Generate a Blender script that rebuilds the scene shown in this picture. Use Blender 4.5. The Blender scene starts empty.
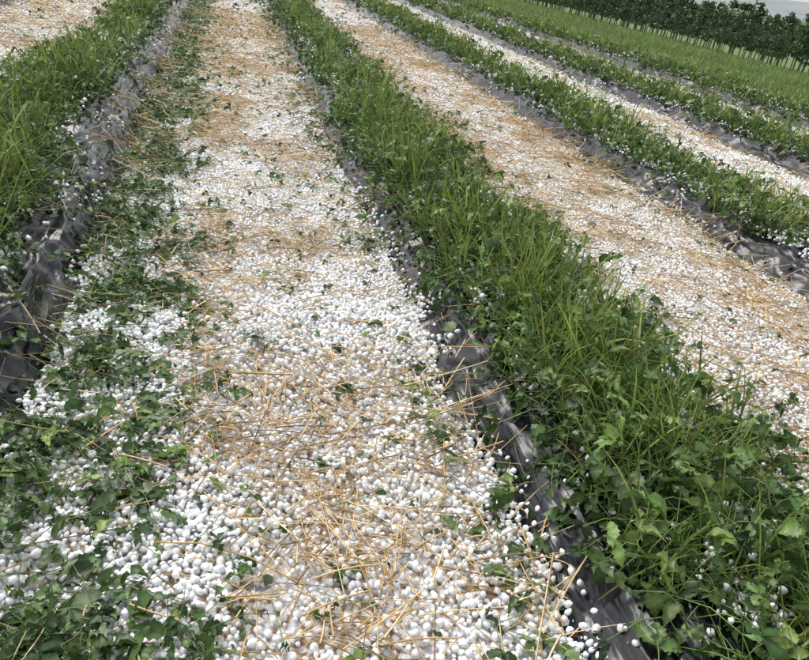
import bpy, math, numpy as np
from mathutils import Matrix, Vector
rng = np.random.default_rng(7)
H = 1.3
BEDS = [-5.824, -3.627, -1.43, 0.767, 2.964, 5.161, 7.358]
W = 0.91

# ------------------------------------------------------------------ noise
TAB = rng.random((256, 256))
def vn(x, y):
    x = np.asarray(x, float); y = np.asarray(y, float)
    x, y = np.broadcast_arrays(x, y)
    xi = np.floor(x).astype(int); yi = np.floor(y).astype(int)
    fx = x - xi; fy = y - yi
    fx = fx*fx*(3-2*fx); fy = fy*fy*(3-2*fy)
    a = TAB[xi & 255, yi & 255]; b = TAB[(xi+1) & 255, yi & 255]
    c = TAB[xi & 255, (yi+1) & 255]; d = TAB[(xi+1) & 255, (yi+1) & 255]
    return (a*(1-fx)+b*fx)*(1-fy)+(c*(1-fx)+d*fx)*fy
def fbm(x, y, o=3):
    s = 0; a = 0.5; t = 0
    for i in range(o):
        s = s + a*vn(x*2**i+17.3*i, y*2**i+9.1*i); t += a; a *= .5
    return s/t
def sm(t):
    t = np.clip(t, 0, 1); return t*t*(3-2*t)

def edge_l(b, y): return b + .10*(fbm(y*1.9+b*7, b*3+0*y, 4)-.5)
def edge_r(b, y): return b + W + .10*(fbm(y*1.9+b*11+40, b*5+0*y, 4)-.5)
def bedh(x, y):
    h = np.zeros(np.broadcast(x, y).shape)
    for b in BEDS:
        u = np.minimum(x-edge_l(b, y), edge_r(b, y)-x)
        h = np.maximum(h, .11*sm(u/.16)*(u > 0))
    return h
def base(x, y):
    near = np.clip(1-(np.abs(x)-12)/8, 0, 1)
    return .045*(fbm(x*2.2, y*2.2, 3)-.5)*near - .07*np.clip(np.asarray(x, float)-11.7, 0, 28)
def surf(x, y): return base(x, y)+bedh(x, y)
def inbed(x, y): return bedh(x, y) > .012

# ------------------------------------------------------------------ mesh accumulation
class Acc:
    def __init__(s): s.v = []; s.f = []; s.c = []; s.n = 0
    def add(s, v, f, c):
        v = v.reshape(-1, 3); c = c.reshape(-1, 3)
        s.v.append(v.astype(np.float32)); s.c.append(c.astype(np.float32))
        s.f.append((f+s.n).astype(np.int32)); s.n += len(v)
    def build(s, name, mat, smooth=True):
        V = np.concatenate(s.v); C = np.concatenate(s.c)
        loops = np.concatenate([f.reshape(-1) for f in s.f])
        tot = np.concatenate([np.full(len(f), f.shape[1], np.int32) for f in s.f])
        start = np.concatenate([[0], np.cumsum(tot)[:-1]]).astype(np.int32)
        me = bpy.data.meshes.new(name)
        me.vertices.add(len(V)); me.vertices.foreach_set('co', V.ravel())
        me.loops.add(len(loops)); me.loops.foreach_set('vertex_index', loops)
        me.polygons.add(len(tot)); me.polygons.foreach_set('loop_start', start)
        me.polygons.foreach_set('loop_total', tot)
        me.polygons.foreach_set('use_smooth', np.full(len(tot), smooth))
        me.update(calc_edges=True)
        ca = me.color_attributes.new('Col', 'FLOAT_COLOR', 'POINT')
        ca.data.foreach_set('color', np.concatenate([C, np.ones((len(C), 1), np.float32)], 1).ravel())
        me.materials.append(mat)
        ob = bpy.data.objects.new(name, me)
        bpy.context.scene.collection.objects.link(ob)
        return ob

def merge(acc, temps, pos, R, sc, col):
    N = len(pos)
    if N == 0: return
    idx = rng.integers(0, len(temps), N)
    for k, (tv, tf, ts) in enumerate(temps):
        m = idx == k; n = m.sum()
        if n == 0: continue
        s = sc[m]
        if s.ndim == 1: s = s[:, None, None]
        else: s = s[:, None, :]
        v = np.einsum('nij,nkj->nki', R[m], tv[None]*s)+pos[m][:, None, :]
        f = tf[None]+(np.arange(n)*len(tv))[:, None, None]
        c = col[m][:, None, :]*ts[None, :, None]
        acc.add(v, f.reshape(-1, tf.shape[1]), c)

def norm(v): return v/np.maximum(np.linalg.norm(v, axis=-1, keepdims=True), 1e-9)
def frame(fwd, up):
    fwd = norm(fwd); side = norm(np.cross(fwd, up)); n = np.cross(side, fwd)
    return np.stack([side, fwd, n], axis=-1)
def randR(n):
    a = norm(rng.normal(size=(n, 3))); b = norm(rng.normal(size=(n, 3)))
    return frame(a, b)
def bez(P0, P1, P2, K):
    t = np.linspace(0, 1, K)[None, :, None]
    return (1-t)**2*P0[:, None]+2*t*(1-t)*P1[:, None]+t*t*P2[:, None]
def tubes(acc, P0, P1, P2, w, col, K=4, S=3, taper=.7):
    N = len(P0)
    if N == 0: return
    P = bez(P0, P1, P2, K)
    T = norm(P2-P0); a = norm(np.cross(T, norm(rng.normal(size=(N, 3)))+.01)); b = np.cross(T, a)
    ang = np.arange(S)*2*math.pi/S
    ww = w[:, None, None, None]*(1-(1-taper)*np.linspace(0, 1, K))[None, :, None, None]*.5
    off = (np.cos(ang)[None, None, :, None]*a[:, None, None]+np.sin(ang)[None, None, :, None]*b[:, None, None])*ww
    V = P[:, :, None]+off
    q = []
    for k in range(K-1):
        for s in range(S):
            s2 = (s+1) % S
            q.append([k*S+s, k*S+s2, (k+1)*S+s2, (k+1)*S+s])
    q = np.array(q)
    f = q[None]+(np.arange(N)*K*S)[:, None, None]
    acc.add(V, f.reshape(-1, 4), np.repeat(col, K*S, axis=0))
def blades(acc, P0, P1, P2, w, col, K=5):
    N = len(P0)
    if N == 0: return
    P = bez(P0, P1, P2, K)
    T = P2-P0; side = norm(np.cross(T, norm(rng.normal(size=(N, 3)))+.01))
    t = np.linspace(0, 1, K); prof = (0.55+.9*t*(1-t)*2)*(1-t**3)+.03
    off = side[:, None]*(w[:, None, None]*prof[None, :, None]*.5)
    V = np.stack([P-off, P+off], 2)
    q = np.array([[2*k, 2*k+1, 2*k+3, 2*k+2] for k in range(K-1)])
    f = q[None]+(np.arange(N)*K*2)[:, None, None]
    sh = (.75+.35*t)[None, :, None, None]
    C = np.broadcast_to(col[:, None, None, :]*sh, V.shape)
    acc.add(V, f.reshape(-1, 4), C.copy())

# ------------------------------------------------------------------ materials
def newmat(name):
    m = bpy.data.materials.new(name); m.use_nodes = True
    nt = m.node_tree; nt.nodes.clear()
    return m, nt, nt.nodes, nt.links
def nd(ns, t, **kw):
    n = ns.new(t)
    for k, v in kw.items():
        if k in n.inputs: n.inputs[k].default_value = v
        else: setattr(n, k, v)
    return n
def colmat(name, rough=.5, trans=0.0, spec=.5, nscale=60, namt=.35, bump=0, bdist=.003):
    m, nt, ns, L = newmat(name)
    at = nd(ns, 'ShaderNodeAttribute', attribute_name='Col')
    geo = nd(ns, 'ShaderNodeNewGeometry')
    no = nd(ns, 'ShaderNodeTexNoise', Scale=nscale, Detail=2.0)
    L.new(geo.outputs['Position'], no.inputs['Vector'])
    mr = nd(ns, 'ShaderNodeMapRange'); mr.inputs[3].default_value = 1-namt; mr.inputs[4].default_value = 1+namt
    mr.inputs[1].default_value = .25; mr.inputs[2].default_value = .75
    L.new(no.outputs['Fac'], mr.inputs[0])
    vm = nd(ns, 'ShaderNodeVectorMath', operation='SCALE')
    L.new(at.outputs['Color'], vm.inputs[0]); L.new(mr.outputs[0], vm.inputs['Scale'])
    p = nd(ns, 'ShaderNodeBsdfPrincipled', Roughness=rough)
    p.inputs['Specular IOR Level'].default_value = spec
    L.new(vm.outputs[0], p.inputs['Base Color'])
    if bump:
        bp = nd(ns, 'ShaderNodeBump', Strength=bump, Distance=bdist)
        L.new(no.outputs['Fac'], bp.inputs['Height']); L.new(bp.outputs[0], p.inputs['Normal'])
    out = nd(ns, 'ShaderNodeOutputMaterial')
    if trans:
        tr = nd(ns, 'ShaderNodeBsdfTranslucent')
        L.new(vm.outputs[0], tr.inputs['Color'])
        mx = nd(ns, 'ShaderNodeMixShader'); mx.inputs[0].default_value = trans
        L.new(p.outputs[0], mx.inputs[1]); L.new(tr.outputs[0], mx.inputs[2]); L.new(mx.outputs[0], out.inputs[0])
    else: L.new(p.outputs[0], out.inputs[0])
    return m
M_leaf = colmat('foliage', .40, .28, .45, 70, .35)
M_hail = colmat('hail_ice', .14, .05, .65, 130, .06, .35, .003)
M_straw = colmat('straw', .5, 0, .4, 40, .3)
M_bark = colmat('bark', .8, 0, .2, 30, .3)
M_hill = colmat('hill_haze', .9, 0, .1, .02, .12)

def ground_mat():
    m, nt, ns, L = newmat('ground_soil_straw_hail')
    geo = nd(ns, 'ShaderNodeNewGeometry')
    pos = geo.outputs['Position']
    at = nd(ns, 'ShaderNodeAttribute', attribute_name='Col')
    sep = nd(ns, 'ShaderNodeSeparateColor'); L.new(at.outputs['Color'], sep.inputs[0])
    n1 = nd(ns, 'ShaderNodeTexNoise', Scale=55.0, Detail=6.0, Roughness=.7); L.new(pos, n1.inputs['Vector'])
    r1 = nd(ns, 'ShaderNodeValToRGB'); L.new(n1.outputs['Fac'], r1.inputs[0])
    e = r1.color_ramp.elements
    e[0].position = .3; e[0].color = (.10, .065, .04, 1); e[1].position = .72; e[1].color = (.62, .47, .31, 1)
    x = r1.color_ramp.elements.new(.5); x.color = (.37, .26, .16, 1)
    vo = nd(ns, 'ShaderNodeTexVoronoi', Scale=58.0); L.new(pos, vo.inputs['Vector'])
    n2 = nd(ns, 'ShaderNodeTexNoise', Scale=5.0, Detail=5.0, Roughness=.65); L.new(pos, n2.inputs['Vector'])
    th = nd(ns, 'ShaderNodeMath', operation='MULTIPLY_ADD'); L.new(n2.outputs['Fac'], th.inputs[0]); th.inputs[1].default_value = 1.3; th.inputs[2].default_value = -.62
    th2 = nd(ns, 'ShaderNodeMath', operation='ADD'); L.new(th.outputs[0], th2.inputs[0]); L.new(sep.outputs[0], th2.inputs[1])
    sb = nd(ns, 'ShaderNodeMath', operation='SUBTRACT'); L.new(th2.outputs[0], sb.inputs[0]); L.new(vo.outputs['Distance'], sb.inputs[1])
    mr = nd(ns, 'ShaderNodeMapRange'); mr.inputs[1].default_value = -.06; mr.inputs[2].default_value = .06; L.new(sb.outputs[0], mr.inputs[0])
    mx = nd(ns, 'ShaderNodeMix', data_type='RGBA'); L.new(mr.outputs[0], mx.inputs[0]); L.new(r1.outputs[0], mx.inputs[6]); mx.inputs[7].default_value = (.74, .75, .77, 1)
    n3 = nd(ns, 'ShaderNodeTexNoise', Scale=9.0, Detail=8.0, Roughness=.75); L.new(pos, n3.inputs['Vector'])
    r3 = nd(ns, 'ShaderNodeValToRGB'); L.new(n3.outputs['Fac'], r3.inputs[0])
    e = r3.color_ramp.elements
    e[0].position = .3; e[0].color = (.05, .085, .025, 1); e[1].position = .7; e[1].color = (.17, .25, .08, 1)
    mx2 = nd(ns, 'ShaderNodeMix', data_type='RGBA'); L.new(sep.outputs[1], mx2.inputs[0]); L.new(mx.outputs[2], mx2.inputs[6]); L.new(r3.outputs[0], mx2.inputs[7])
    p = nd(ns, 'ShaderNodeBsdfPrincipled', Roughness=.75); L.new(mx2.outputs[2], p.inputs['Base Color'])
    p.inputs['Specular IOR Level'].default_value = .2
    bp = nd(ns, 'ShaderNodeBump', Strength=.5, Distance=.02); L.new(n1.outputs['Fac'], bp.inputs['Height']); L.new(bp.outputs[0], p.inputs['Normal'])
    out = nd(ns, 'ShaderNodeOutputMaterial'); L.new(p.outputs[0], out.inputs[0])
    return m
def plastic_mat():
    m, nt, ns, L = newmat('black_plastic_film')
    geo = nd(ns, 'ShaderNodeNewGeometry')
    mp = nd(ns, 'ShaderNodeMapping'); mp.inputs['Scale'].default_value = (1, .2, 1); L.new(geo.outputs['Position'], mp.inputs[0])
    n1 = nd(ns, 'ShaderNodeTexNoise', Scale=30.0, Detail=2.5, Roughness=.5, Distortion=.3); L.new(mp.outputs[0], n1.inputs['Vector'])
    n2 = nd(ns, 'ShaderNodeTexNoise', Scale=14.0, Detail=8.0, Roughness=.7); L.new(geo.outputs['Position'], n2.inputs['Vector'])
    r = nd(ns, 'ShaderNodeValToRGB'); L.new(n2.outputs['Fac'], r.inputs[0])
    e = r.color_ramp.elements; e[0].position = .56; e[0].color = (.005, .006, .009, 1); e[1].position = .86; e[1].color = (.045, .047, .052, 1)
    p = nd(ns, 'ShaderNodeBsdfPrincipled'); L.new(r.outputs[0], p.inputs['Base Color'])
    p.inputs['Specular IOR Level'].default_value = .42
    rr = nd(ns, 'ShaderNodeMapRange'); rr.inputs[3].default_value = .10; rr.inputs[4].default_value = .34; L.new(n2.outputs['Fac'], rr.inputs[0]); L.new(rr.outputs[0], p.inputs['Roughness'])
    bp = nd(ns, 'ShaderNodeBump', Strength=.7, Distance=.010); L.new(n1.outputs['Fac'], bp.inputs['Height']); L.new(bp.outputs[0], p.inputs['Normal'])
    out = nd(ns, 'ShaderNodeOutputMaterial'); L.new(p.outputs[0], out.inputs[0])
    return m

# ------------------------------------------------------------------ grids
def grid(name, xs, ys, zf, mat, colf):
    X, Y = np.meshgrid(xs, ys, indexing='ij')
    Xo, Yo, Z = zf(X, Y)
    V = np.stack([Xo, Yo, Z], -1); nx, ny = X.shape
    i = np.arange(nx-1)[:, None]*ny+np.arange(ny-1)[None]
    f = np.stack([i, i+ny, i+ny+1, i+1], -1).reshape(-1, 4)
    a = Acc(); a.add(V, f, colf(X, Y)); return a.build(name, mat)
xs = np.concatenate([[-3000, -1200, -400, -150, -60, -30, -15, -9], np.arange(-7, 12.5, .06), np.linspace(13, 45, 30), [60, 100, 250, 700, 1500, 3000]])
ys = np.concatenate([[-1500, -300, -60, -15, -5, -2], np.arange(-1, 10, .06), np.linspace(10.2, 30, 90), np.linspace(31, 95, 60), [120, 200, 400, 900, 3000]])
def hail_amt(x, y):
    a = .66-.06*np.clip((y-4)/8, 0, 1)+0*x
    a = np.where((x > 1.6) & (x < 3.1), .55-.06*np.clip((y-4)/6, 0, 1), a)
    a = a-.13*np.clip((y-3)/8, 0, 1)*((x > -.6) & (x < .8))
    return a
def gcol(X, Y):
    g = ((X > 9.5) | (X < -7.5) | (Y > 85)).astype(float)
    g = np.where((X > 9.2) & (X <= 9.6), (X-9.2)/.4, g)
    return np.stack([hail_amt(X, Y)-.12*np.clip(1.6-Y/3, 0, 1), g, 0*X], -1)
grid('ground', xs, ys, lambda X, Y: (X, Y, base(X, Y)-.004), ground_mat(), gcol)

MP = plastic_mat()
ysb = np.concatenate([np.arange(-1, 5, .016), np.arange(5, 12, .05), np.arange(12, 84, .3)])
for b in BEDS:
    def zf(U, Y, b=b):
        l = edge_l(b, Y); r = edge_r(b, Y)
        X = l+(r-l)*U
        u = np.minimum(X-l, r-X)
        z = base(X, Y)+.11*sm(u/.16)-.014*(u < .004)
        wx = X+.06*fbm(X*4, Y*5, 2)
        rid = 1-np.abs(2*fbm(wx*13+b, Y*2.0, 2)-1)*2.2
        rid2 = 1-np.abs(2*fbm(wx*6+31, Y*7+b, 2)-1)*2.4
        rid3 = 1-np.abs(2*fbm(wx*28+31, Y*4+b, 2)-1)*2.4
        env = np.clip(u/.03, 0, 1)
        z = z+env*(.022*rid+.018*rid2+.008*rid3-.012)
        X = X+env*.018*(fbm(X*9, Y*9, 2)-.5)
        return X, Y, z
    grid('plastic_mulch_film', np.linspace(0, 1, 90), ysb, zf, MP, lambda X, Y: np.zeros(X.shape+(3,)))

# ------------------------------------------------------------------ hail
def ico(sub):
    t = (1+5**.5)/2
    v = [(-1, t, 0), (1, t, 0), (-1, -t, 0), (1, -t, 0), (0, -1, t), (0, 1, t), (0, -1, -t), (0, 1, -t), (t, 0, -1), (t, 0, 1), (-t, 0, -1), (-t, 0, 1)]
    v = [np.array(p)/np.linalg.norm(p) for p in v]
    f = [(0, 11, 5), (0, 5, 1), (0, 1, 7), (0, 7, 10), (0, 10, 11), (1, 5, 9), (5, 11, 4), (11, 10, 2), (10, 7, 6), (7, 1, 8), (3, 9, 4), (3, 4, 2), (3, 2, 6), (3, 6, 8), (3, 8, 9), (4, 9, 5), (2, 4, 11), (6, 2, 10), (8, 6, 7), (9, 8, 1)]
    for _ in range(sub):
        c = {}; nf = []
        def mid(a, b):
            k = (min(a, b), max(a, b))
            if k not in c:
                p = v[a]+v[b]; v.append(p/np.linalg.norm(p)); c[k] = len(v)-1
            return c[k]
        for a, b, d in f:
            x, y, z = mid(a, b), mid(b, d), mid(d, a)
            nf += [(a, x, z), (b, y, x), (d, z, y), (x, y, z)]
        f = nf
    return np.array(v), np.array(f)
def hail_temps(sub, n):
    out = []
    for k in range(n):
        v, f = ico(sub); r = 1+.12*np.sin(v@rng.normal(size=3)*2.5+rng.random()*6)[:, None]+.09*np.sin(v@rng.normal(size=3)*4)[:, None]
        out.append((v*r, f, np.ones(len(v))))
    return out
H2 = hail_temps(1, 14); H1 = hail_temps(0, 6)
hail = Acc()
def straw_patch(x, y): return fbm(x*2.6+50, y*1.6+11, 4)
def hailzone(x0, x1, y0, y1, sp, temps, r0, r1, layers):
    for ly in range(layers):
        gx, gy = np.meshgrid(np.arange(x0, x1, sp), np.arange(y0, y1, sp*.866), indexing='ij')
        gx = gx+(np.arange(gx.shape[1]) % 2)[None]*sp*.5
        x = gx.ravel()+rng.normal(0, sp*.27, gx.size); y = gy.ravel()+rng.normal(0, sp*.27, gx.size)
        bd = bedh(x, y)
        sp_ = straw_patch(x, y)
        pr = np.clip(hail_amt(x, y)*1.55-np.clip((sp_-.5)*6, 0, 1)*.40, 0, 1)
        clump = vn(x*6, y*6); c2 = vn(x*2.1+9, y*2.1)
        plantz = np.zeros(len(x), bool)
        for b in BEDS: plantz |= (x > b+.20) & (x < b+W)
        plantz &= ~((x < -.5) & (x > -.86))
        pb = np.where(plantz, np.clip((clump-.3)*1.3, .05, .65), np.clip((clump-.6)*1.1, .01, .35)*c2*1.4+.75*(c2 > .5)*np.clip(1-bd/.04, 0, 1)*(clump > .3))
        pr = np.where(bd > .002, pb, pr)
        if ly: pr = pr*np.clip((clump-.15)*1.6, .1, 1)*((bd < .02) | plantz)
        m = rng.random(len(x)) < pr
        x = x[m]; y = y[m]; n = len(x); pz = plantz[m] & (bedh(x, y) > .05)
        r = r0+(r1-r0)*rng.beta(1.2, 2.0, n)
        z = surf(x, y)+r*.78+ly*.012+rng.random(n)*.006+(bedh(x, y) > .012)*.010+pz*rng.random(n)**3*.05
        g = rng.uniform(.85, .94, n); g = np.where(rng.random(n) < .15, g*.83, g); c = np.stack([g*.985, g*.995, g*1.0], 1)
        merge(hail, temps, np.stack([x, y, z], 1), randR(n), r[:, None]*rng.uniform(.76, 1.14, (n, 3)), c)
hailzone(-1.3, 1.75, .45, 2.6, .0175, H2, .0048, .0127, 2)
hailzone(-1.6, 2.2, 2.6, 5.0, .0190, H1, .0066, .0125, 1)
hailzone(1.75, 4.2, .8, 5.0, .0205, H1, .007, .0125, 1)
hailzone(-3, -1.6, 2.6, 5, .03, H1, .009, .013, 1)
hailzone(-3, 9.5, 5.0, 10, .033, H1, .010, .015, 1)
hailzone(-6, 9.5, 10, 22, .075, H1, .015, .021, 1)
hail.build('hailstones', M_hail)

# ------------------------------------------------------------------ straw
straw = Acc()
PAL = np.array([[.70, .52, .27], [.60, .41, .19], [.42, .26, .11], [.78, .63, .38], [.24, .14, .07], [.53, .33, .14]])
def strawzone(x0, x1, y0, y1, dens, wd, K=3, lift=.03, pw=1.0, fl=.28):
    n = int((x1-x0)*(y1-y0)*dens)
    x = rng.uniform(x0, x1, n); y = rng.uniform(y0, y1, n)
    s = np.clip((straw_patch(x, y)-.42)*5, fl, 1)**pw
    s = s*np.clip(.3+1.3*vn(x*9, y*9), 0, 1)
    s = np.where(inbed(x, y), s*.12, s)
    s = np.where((x < -.1) & (x > -.6) & (y < 5), s*.5, s)
    m = rng.random(n) < s; x = x[m]; y = y[m]; n = len(x)
    L = np.clip(rng.lognormal(math.log(.105), .6, n), .025, .36)
    a = rng.uniform(0, 2*math.pi, n)+0
    d = np.stack([np.cos(a), np.sin(a)], 1)
    p0 = np.stack([x, y], 1)-d*L[:, None]*.5; p2 = p0+d*L[:, None]
    zz = rng.uniform(.010, lift, n)
    z0 = surf(p0[:, 0], p0[:, 1])+zz+rng.normal(0, .006, n); z2 = surf(p2[:, 0], p2[:, 1])+zz+np.abs(rng.normal(0, .016, n))
    P0 = np.column_stack([p0, z0]); P2 = np.column_stack([p2, z2])
    bend = np.where(rng.random(n) < .2, .12, .03)[:, None]
    P1 = (P0+P2)/2+np.column_stack([rng.normal(0, 1, (n, 2))*bend*L[:, None], rng.normal(.004, .006, n)])
    c = PAL[rng.choice(6, n, p=[.25, .25, .17, .12, .09, .12])]*rng.uniform(.7, 1.1, (n, 1))
    tubes(straw, P0, P1, P2, rng.uniform(.35, 1.3, n)*wd, c, K=K, taper=.85)
strawzone(-.8, .95, .3, 3.0, 1100, .0044, 4, .046)
strawzone(-.8, .95, 3.0, 6.5, 1300, .0046, 3, .038)
strawzone(1.55, 3.1, 1.0, 6.5, 1400, .0044, 3, .036, .7)
strawzone(-.8, 3.1, 6.5, 14, 800, .0060, 2, .035, .6)
strawzone(3.6, 5.4, 2.5, 8, 600, .005, 2, .03, .7)
strawzone(3.8, 9.5, 6.5, 16, 220, .007, 2, .03, .7)
strawzone(-3, -1.4, 3, 14, 700, .006, 2, .03, .6)
strawzone(-3, 9.5, 14, 30, 90, .010, 2, .03, .6)
straw.build('straw_mulch', M_straw)

# ------------------------------------------------------------------ leaf templates
def leaflet(nst, jag, curl, fold, twist):
    t = np.linspace(0, 1, nst)
    w = .37*np.sin(math.pi*np.clip(t, 0, 1)**.75)**.75; w[0] = .02; w[-1] = .01
    wl = w.copy(); wr = w.copy()
    if jag:
        z = np.where(np.arange(nst) % 2 == 0, 1.0, .74); wl = w*z; wr = w*z
        if rng.random() < .65:
            k = rng.integers(2, nst-2); wl[k:k+3] *= rng.uniform(.1, .5)
        if rng.random() < .55:
            k = rng.integers(1, nst-2); wr[k:] *= rng.uniform(.12, .55)
    y = t; zc = -curl*t**2
    mid = np.stack([0*t, y, zc], 1)
    off = .05 if jag else 0
    Lh = np.stack([-wl, y+off*w*3, zc+w*fold+twist*t*w+.06*np.sin(t*11)], 1)
    Rh = np.stack([wr, y+off*w*3, zc+w*fold-twist*t*w+.06*np.cos(t*9)], 1)
    V = np.concatenate([Lh, mid, Rh]); q = []
    for k in range(nst-1):
        q.append([k, nst+k, nst+k+1, k+1]); q.append([nst+k, 2*nst+k, 2*nst+k+1, nst+k+1])
    sh = np.concatenate([np.full(nst, .92), np.full(nst, 1.3), np.full(nst, .92)])
    return V, np.array(q), sh
def trif(nst, jag, nl=3):
    Vs = []; Fs = []; Ss = []; n = 0
    for a in ([0, 1.25, -1.25] if nl == 3 else [0]):
        V, q, s = leaflet(nst, jag, rng.uniform(-.1, .7), rng.uniform(-.3, .9), rng.uniform(-.9, .9))
        sc = rng.uniform(.5, 1.15); a2 = a+rng.normal(0, .3)
        V = V*sc; c, s_ = math.cos(a2), math.sin(a2)
        V = np.stack([V[:, 0]*c-V[:, 1]*s_, V[:, 0]*s_+V[:, 1]*c, V[:, 2]+rng.normal(0, .03)*1], 1)
        Vs.append(V); Fs.append(q+n); Ss.append(s*rng.uniform(.85, 1.15)); n += len(V)
    return np.concatenate(Vs), np.concatenate(Fs), np.concatenate(Ss)
T_near = [trif(11, True) for _ in range(16)]; T_mid = [trif(5, True) for _ in range(10)]; T_far = [trif(3, False) for _ in range(4)]
S_near = [trif(11, True, 1) for _ in range(16)]; S_mid = [trif(5, False, 1) for _ in range(6)]
G = np.array([[.036, .074, .019], [.055, .110, .026], [.084, .150, .038], [.135, .215, .05], [.20, .29, .08]])
def greens(n, p): return G[rng.choice(5, n, p=p)]*rng.uniform(.75, 1.2, (n, 1))*np.array([1, 1, 1])+rng.uniform(0, .008, (n, 3))

# ------------------------------------------------------------------ plants on beds
def plants(b, y0, y1, step, nleaf, nblade, temps, lsize, bw, cols, hs, acc, K):
    for c in cols:
        ys_ = np.arange(y0, y1, step); ys_ = ys_+rng.normal(0, step*.25, len(ys_))
        vig = np.clip(-.1+2.1*vn(ys_*1.5+b*13, c*40+0*ys_), .22, 1.5)
        cx = b+c+rng.normal(0, .05, len(ys_))
        def expand(n):
            k = np.maximum((n*vig).astype(int), 1); i = np.repeat(np.arange(len(ys_)), k); return i
        i = expand(nleaf); n = len(i)
        az = rng.uniform(0, 2*math.pi, n)
        ln = rng.uniform(.05, .26, n)*hs*np.sqrt(vig[i]); el = rng.beta(1.2, 1.8, n)*1.35+.02
        P0 = np.column_stack([cx[i]+rng.normal(0, .06, n), ys_[i]+rng.normal(0, .07, n), np.zeros(n)])
        P0[:, 2] = surf(P0[:, 0], P0[:, 1])+.015
        d = np.column_stack([np.cos(az)*np.cos(el), np.sin(az)*np.cos(el), np.sin(el)])
        P2 = P0+d*ln[:, None]
        P2[:, 2] = np.maximum(P2[:, 2]-.02, surf(P2[:, 0], P2[:, 1])+.022)
        P1 = P0+np.array([0, 0, 1])*ln[:, None]*.5+d*ln[:, None]*.3
        tubes(acc, P0, P1, P2, np.full(n, .0035 if K > 3 else .005), G[rng.integers(3, 5, n)]*rng.uniform(.9, 1.3, (n, 1)), K=max(K-1, 2))
        fp = rng.uniform(-1.1, .5, n)
        fw = np.column_stack([np.cos(az+rng.normal(0, .9, n)), np.sin(az+rng.normal(0, .4, n)), np.tan(fp)])
        up = np.array([0, 0, 1])+rng.normal(0, .6, (n, 3))
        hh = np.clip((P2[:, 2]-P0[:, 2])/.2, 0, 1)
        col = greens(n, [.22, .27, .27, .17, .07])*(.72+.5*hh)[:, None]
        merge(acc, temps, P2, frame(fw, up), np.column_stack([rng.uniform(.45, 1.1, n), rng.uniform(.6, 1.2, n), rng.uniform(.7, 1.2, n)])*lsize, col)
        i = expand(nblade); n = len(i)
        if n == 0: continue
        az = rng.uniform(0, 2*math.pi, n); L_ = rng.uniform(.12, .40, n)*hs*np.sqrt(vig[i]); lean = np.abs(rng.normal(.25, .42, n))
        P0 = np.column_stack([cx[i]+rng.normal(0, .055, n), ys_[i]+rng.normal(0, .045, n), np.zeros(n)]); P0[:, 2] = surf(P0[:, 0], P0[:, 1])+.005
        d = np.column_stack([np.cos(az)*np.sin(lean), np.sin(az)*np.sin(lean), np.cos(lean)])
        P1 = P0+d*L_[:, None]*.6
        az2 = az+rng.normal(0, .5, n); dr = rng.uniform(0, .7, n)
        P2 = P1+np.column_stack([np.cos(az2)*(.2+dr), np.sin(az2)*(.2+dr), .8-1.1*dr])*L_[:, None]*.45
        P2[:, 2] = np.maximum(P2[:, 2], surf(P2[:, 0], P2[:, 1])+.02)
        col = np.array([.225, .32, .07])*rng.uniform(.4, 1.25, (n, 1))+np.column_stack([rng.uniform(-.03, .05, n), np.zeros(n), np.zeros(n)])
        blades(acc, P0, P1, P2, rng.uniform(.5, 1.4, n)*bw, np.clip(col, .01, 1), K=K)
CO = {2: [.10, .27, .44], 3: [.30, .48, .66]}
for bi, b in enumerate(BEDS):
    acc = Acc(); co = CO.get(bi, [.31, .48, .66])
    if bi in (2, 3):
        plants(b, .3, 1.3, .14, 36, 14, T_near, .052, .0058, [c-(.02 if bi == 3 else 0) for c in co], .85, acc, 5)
        plants(b, 1.3, 3.0, .15, 36, 27, T_near, .050, .0064, co, .97, acc, 5)
        plants(b, 3.0, 6, .18, 35, 22, T_mid, .056, .0085, co, 1.0, acc, 4)
    else:
        plants(b, 1.0, 6, .2, 27, 17, T_mid, .058, .009, co, .87, acc, 4)
    plants(b, 6, 14, .24, 20, 15, T_far, .064, .012, co, .95, acc, 3)
    plants(b, 14, 32, .36, 14, 12, T_far, .09, .020, co, .97, acc, 3)
    plants(b, 32, 82, .8, 11, 10, T_far, .15, .045, co, 1.0, acc, 3)
    acc.build('strawberry_plants', M_leaf)

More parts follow.
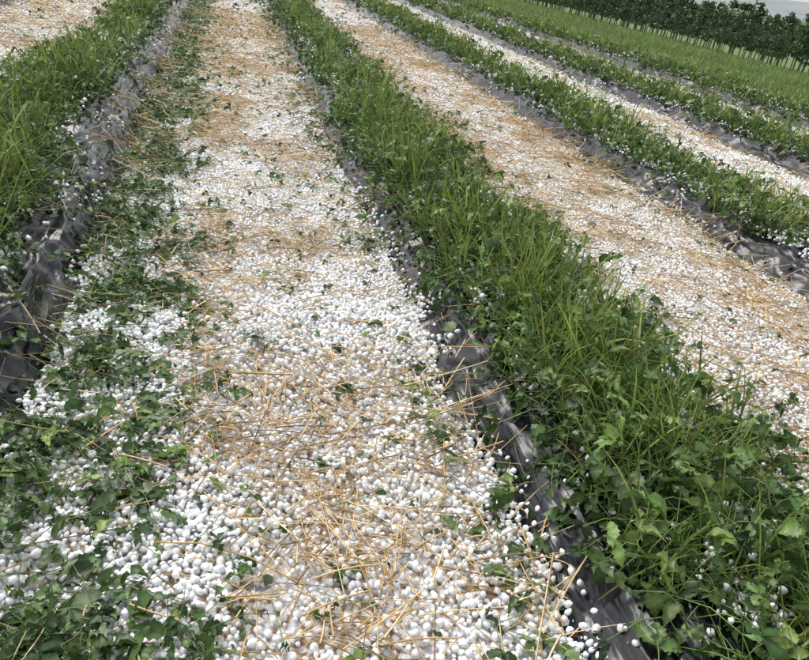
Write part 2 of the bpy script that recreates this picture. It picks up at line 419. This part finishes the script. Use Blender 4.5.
# ------------------------------------------------------------------ torn leaf litter
lit = Acc()
def litter(x0, x1, y0, y1, dens, temps, size, prob, onplastic=1.0, lo=.14):
    n = int((x1-x0)*(y1-y0)*dens); x = rng.uniform(x0, x1, n); y = rng.uniform(y0, y1, n)
    cl = np.clip((fbm(x*6+3, y*5, 3)-.36)*4, lo, 1)
    m = rng.random(n) < cl*prob(x, y)*np.where(inbed(x, y), onplastic, 1); x = x[m]; y = y[m]; n = len(x)
    z = surf(x, y)+rng.uniform(.020, .050, n)
    a = rng.uniform(0, 2*math.pi, n)
    fw = np.column_stack([np.cos(a), np.sin(a), rng.normal(0, .28, n)]); up = np.array([0, 0, 1])+rng.normal(0, .35, (n, 3))
    col = greens(n, [.34, .33, .22, .08, .03]); pale = rng.random(n) < .05
    col[pale] = np.array([.15, .21, .11])
    s3 = np.column_stack([rng.uniform(.3, 1.1, n), rng.uniform(.6, 1.1, n), rng.uniform(.5, 1.2, n)])*rng.uniform(.22, 1.15, (n, 1))*size
    merge(lit, temps, np.column_stack([x, y, z]), frame(fw, up), s3, col)
    k = rng.random(n) < .35; q = k.sum()
    P0 = np.column_stack([x, y, z])[k]; L_ = rng.uniform(.03, .16, q)[:, None]
    P2 = P0-fw[k]*L_*np.array([1, 1, .2]); P1 = (P0+P2)/2+rng.normal(0, .01, (q, 3))
    P2[:, 2] = np.maximum(P2[:, 2], surf(P2[:, 0], P2[:, 1])+.02)
    tubes(lit, P0, P1, P2, np.full(q, .003), np.tile([.21, .30, .08], (q, 1))*rng.uniform(.6, 1.1, (q, 1)), K=3)
leftband = lambda x, y: np.exp(-((x+.36+.06*np.clip(y-2, -1, 2))/.24)**2)*np.where(x > -.56, 1, .3)
sparse = lambda x, y: .17+0*x
ctr = lambda x, y: np.exp(-((x-1.03)/.13)**2)+.35*np.exp(-((x-.68)/.10)**2)
rgt = lambda x, y: np.exp(-((x-1.68)/.24)**2)
for (ya, yb, T, s, k) in [(.3, 2.7, T_near+S_near, .058, 1), (2.7, 7, T_mid+S_mid, .060, .8), (7, 14, T_far, .065, .5), (14, 30, T_far, .10, .2)]:
    litter(-1.35, .15, ya, yb, 3900*k, T, s, leftband, .4, .26)
    litter(-.6, .9, ya, yb, 1200*k, T, s*.85, sparse)
    litter(.4, 1.4, ya, yb, 1800*k, T, s, ctr, 1)
    litter(1.3, 2.4, ya, yb, 1900*k, T, s*.85, rgt)
    litter(1.6, 3.1, ya, yb, 700*k, T, s*.75, sparse)
    litter(2.8, 3.9, ya, yb, 450*k, T, s, lambda x, y: .4+0*x)
    litter(3.8, 9.2, ya, yb, 260*k, T, s, lambda x, y: .3+0*x)
    litter(-3, -1.4, ya, yb, 260*k, T, s, lambda x, y: .3+0*x)
lit.build('torn_leaf_litter', M_leaf)

# ------------------------------------------------------------------ grass strip
gr = Acc()
for (x0, x1, y0, y1, dn, w) in [(9.3, 14, 5, 25, 160, .02), (9.3, 24, 25, 80, 40, .05), (14, 22, 8, 25, 60, .035)]:
    n = int((x1-x0)*(y1-y0)*dn); x = rng.uniform(x0, x1, n); y = rng.uniform(y0, y1, n)
    P0 = np.column_stack([x, y, surf(x, y)]); h = rng.uniform(.06, .2, n)*(.6+.8*vn(x, y))
    a = rng.uniform(0, 6.28, n); P1 = P0+np.column_stack([0*x, 0*x, h*.6]); P2 = P0+np.column_stack([np.cos(a)*h*.4, np.sin(a)*h*.4, h])
    col = np.array([.20, .28, .085])*rng.uniform(.6, 1.2, (n, 1))
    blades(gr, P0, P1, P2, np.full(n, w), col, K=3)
gr.build('grass', M_leaf)

# ------------------------------------------------------------------ orchard
def tree_parts():
    wood = Acc(); lf = Acc()
    h = rng.uniform(2.1, 2.6)
    P0 = np.zeros((1, 3)); P2 = np.array([[rng.normal(0, .06), rng.normal(0, .06), h]]); P1 = P2*.5+rng.normal(0, .05, (1, 3))
    tubes(wood, P0, P1, P2, np.array([.07]), np.array([[.09, .07, .05]]), K=6, S=6, taper=.25)
    nl = 22; t = np.sort(rng.uniform(.20, .95, nl)); B = P0*0+P2*t[:, None]
    az = rng.uniform(0, 6.28, nl); ln = (.5*(1-t)**.6+.13)*rng.uniform(.5, 1.2, nl)
    E = B+np.column_stack([np.cos(az)*ln, np.sin(az)*ln, ln*rng.uniform(.2, .9, nl)])
    tubes(wood, B, (B+E)/2+[0, 0, -.03], E, np.full(nl, .02), np.tile([.09, .07, .05], (nl, 1)), K=3, S=3, taper=.4)
    n = 520; k = rng.integers(0, nl, n); s = rng.uniform(.25, 1.1, n)
    P = B[k]+(E[k]-B[k])*s[:, None]+rng.normal(0, .05, (n, 3))
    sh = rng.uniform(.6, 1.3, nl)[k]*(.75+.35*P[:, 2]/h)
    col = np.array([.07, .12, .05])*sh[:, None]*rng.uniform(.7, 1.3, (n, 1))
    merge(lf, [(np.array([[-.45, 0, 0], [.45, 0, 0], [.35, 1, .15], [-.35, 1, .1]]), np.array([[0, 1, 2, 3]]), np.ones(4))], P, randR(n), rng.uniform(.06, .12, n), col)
    def pk(a): return np.concatenate(a.v), np.concatenate(a.f), np.concatenate(a.c)
    return pk(wood), pk(lf)
TV = [tree_parts() for _ in range(6)]
tw = Acc(); tl = Acc(); post = Acc()
for r in range(5):
    X0 = 22.0+r*3.4
    y = 6.0
    while y < 120:
        w, l = TV[rng.integers(6)]
        px = X0+rng.normal(0, .1); py = y; s = rng.uniform(.84, 1.02); an = rng.uniform(0, 6.28)
        c, s_ = math.cos(an), math.sin(an); Rm = np.array([[c, -s_, 0], [s_, c, 0], [0, 0, 1]])*s
        o = np.array([px, py, float(base(px, py))-.02])
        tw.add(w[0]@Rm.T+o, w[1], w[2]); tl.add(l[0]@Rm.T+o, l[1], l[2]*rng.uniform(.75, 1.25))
        y += rng.uniform(.8, 1.15)
    py = np.arange(8, 120, 7.0); n = len(py); pz = base(np.full(n, X0), py)
    P0 = np.column_stack([np.full(n, X0+.12), py, pz]); P2 = P0+[0, 0, 2.45]
    tubes(post, P0, (P0+P2)/2, P2, np.full(n, .07), np.tile([.22, .2, .17], (n, 1)), K=2, S=6, taper=1)
    for hz in (1.0, 1.8, 2.4):
        a = np.array([[X0+.12, 6, float(base(X0, 0))+hz]]); b_ = a+[[0, 112, 0]]
        tubes(post, a, (a+b_)/2, b_, np.array([.006]), np.array([[.3, .3, .3]]), K=2, S=3, taper=1)
orch = bpy.data.objects.new('orchard_trees', None); bpy.context.scene.collection.objects.link(orch)
for a, nme, m in ((tw, 'trunks_and_limbs', M_bark), (tl, 'crowns', M_leaf)):
    o = a.build(nme, m, False); o.parent = orch
post.build('orchard_trellis', M_bark, False)

# ------------------------------------------------------------------ hills
hl = Acc()
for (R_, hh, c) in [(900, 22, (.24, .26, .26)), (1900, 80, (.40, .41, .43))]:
    th = np.linspace(-1.2, 2.2, 240)
    top = hh*(.4+.9*fbm(th*5+R_, th*0+3, 4))
    x = np.sin(th)*R_; y = np.cos(th)*R_
    x2 = np.sin(th)*R_*1.25; y2 = np.cos(th)*R_*1.25
    V = np.concatenate([np.column_stack([x, y, x*0-8]), np.column_stack([(x+x2)/2, (y+y2)/2, top*.75]), np.column_stack([x2, y2, top])])
    n = len(th); i = np.arange(n-1); f = np.concatenate([np.stack([i, i+1, i+1+n, i+n], 1), np.stack([i+n, i+1+n, i+1+2*n, i+2*n], 1)])
    hl.add(V, f, np.tile(c, (len(V), 1)))
hl.build('hills', M_hill)

# ------------------------------------------------------------------ light
sc = bpy.context.scene
w = bpy.data.worlds.new('World'); sc.world = w; w.use_nodes = True
ns = w.node_tree.nodes; L = w.node_tree.links
EL = math.radians(58); AZ = math.radians(-35)
sky = ns.new('ShaderNodeTexSky'); sky.sky_type = 'NISHITA'; sky.sun_disc = False; sky.sun_elevation = EL; sky.sun_rotation = AZ
sky.dust_density = 4; sky.air_density = 1
hs = ns.new('ShaderNodeHueSaturation'); hs.inputs['Saturation'].default_value = .18; hs.inputs['Value'].default_value = 1.6
L.new(sky.outputs[0], hs.inputs['Color']); bg = ns['Background']; L.new(hs.outputs[0], bg.inputs[0]); bg.inputs[1].default_value = .15
sd = bpy.data.lights.new('sun', 'SUN'); sd.energy = 1.4; sd.angle = math.radians(30); sd.color = (1, .98, .95)
so = bpy.data.objects.new('sun', sd); sc.collection.objects.link(so)
dv = Vector((math.sin(AZ)*math.cos(EL), math.cos(AZ)*math.cos(EL), math.sin(EL)))
so.rotation_euler = dv.to_track_quat('Z', 'Y').to_euler()
sc.view_settings.view_transform = 'Standard'; sc.view_settings.look = 'None'; sc.view_settings.exposure = 0

# ------------------------------------------------------------------ camera
psi = math.radians(16.9); th = math.radians(27.9); ro = math.radians(9)
F = Vector((math.sin(psi)*math.cos(th), math.cos(psi)*math.cos(th), -math.sin(th)))
R0 = Vector((math.cos(psi), -math.sin(psi), 0)); U0 = R0.cross(F)
cx = R0*math.cos(ro)+U0*math.sin(ro); cy = -R0*math.sin(ro)+U0*math.cos(ro)
cd = bpy.data.cameras.new('camera'); cd.sensor_width = 36; cd.lens = 36*700/809; cd.clip_end = 8000; cd.clip_start = .05
co = bpy.data.objects.new('camera', cd); sc.collection.objects.link(co)
M = Matrix((cx, cy, -F)).transposed().to_4x4(); M.translation = Vector((0, 0, H)); co.matrix_world = M
sc.camera = co
print('hail v', hail.n, 'straw', straw.n, 'lit', lit.n)
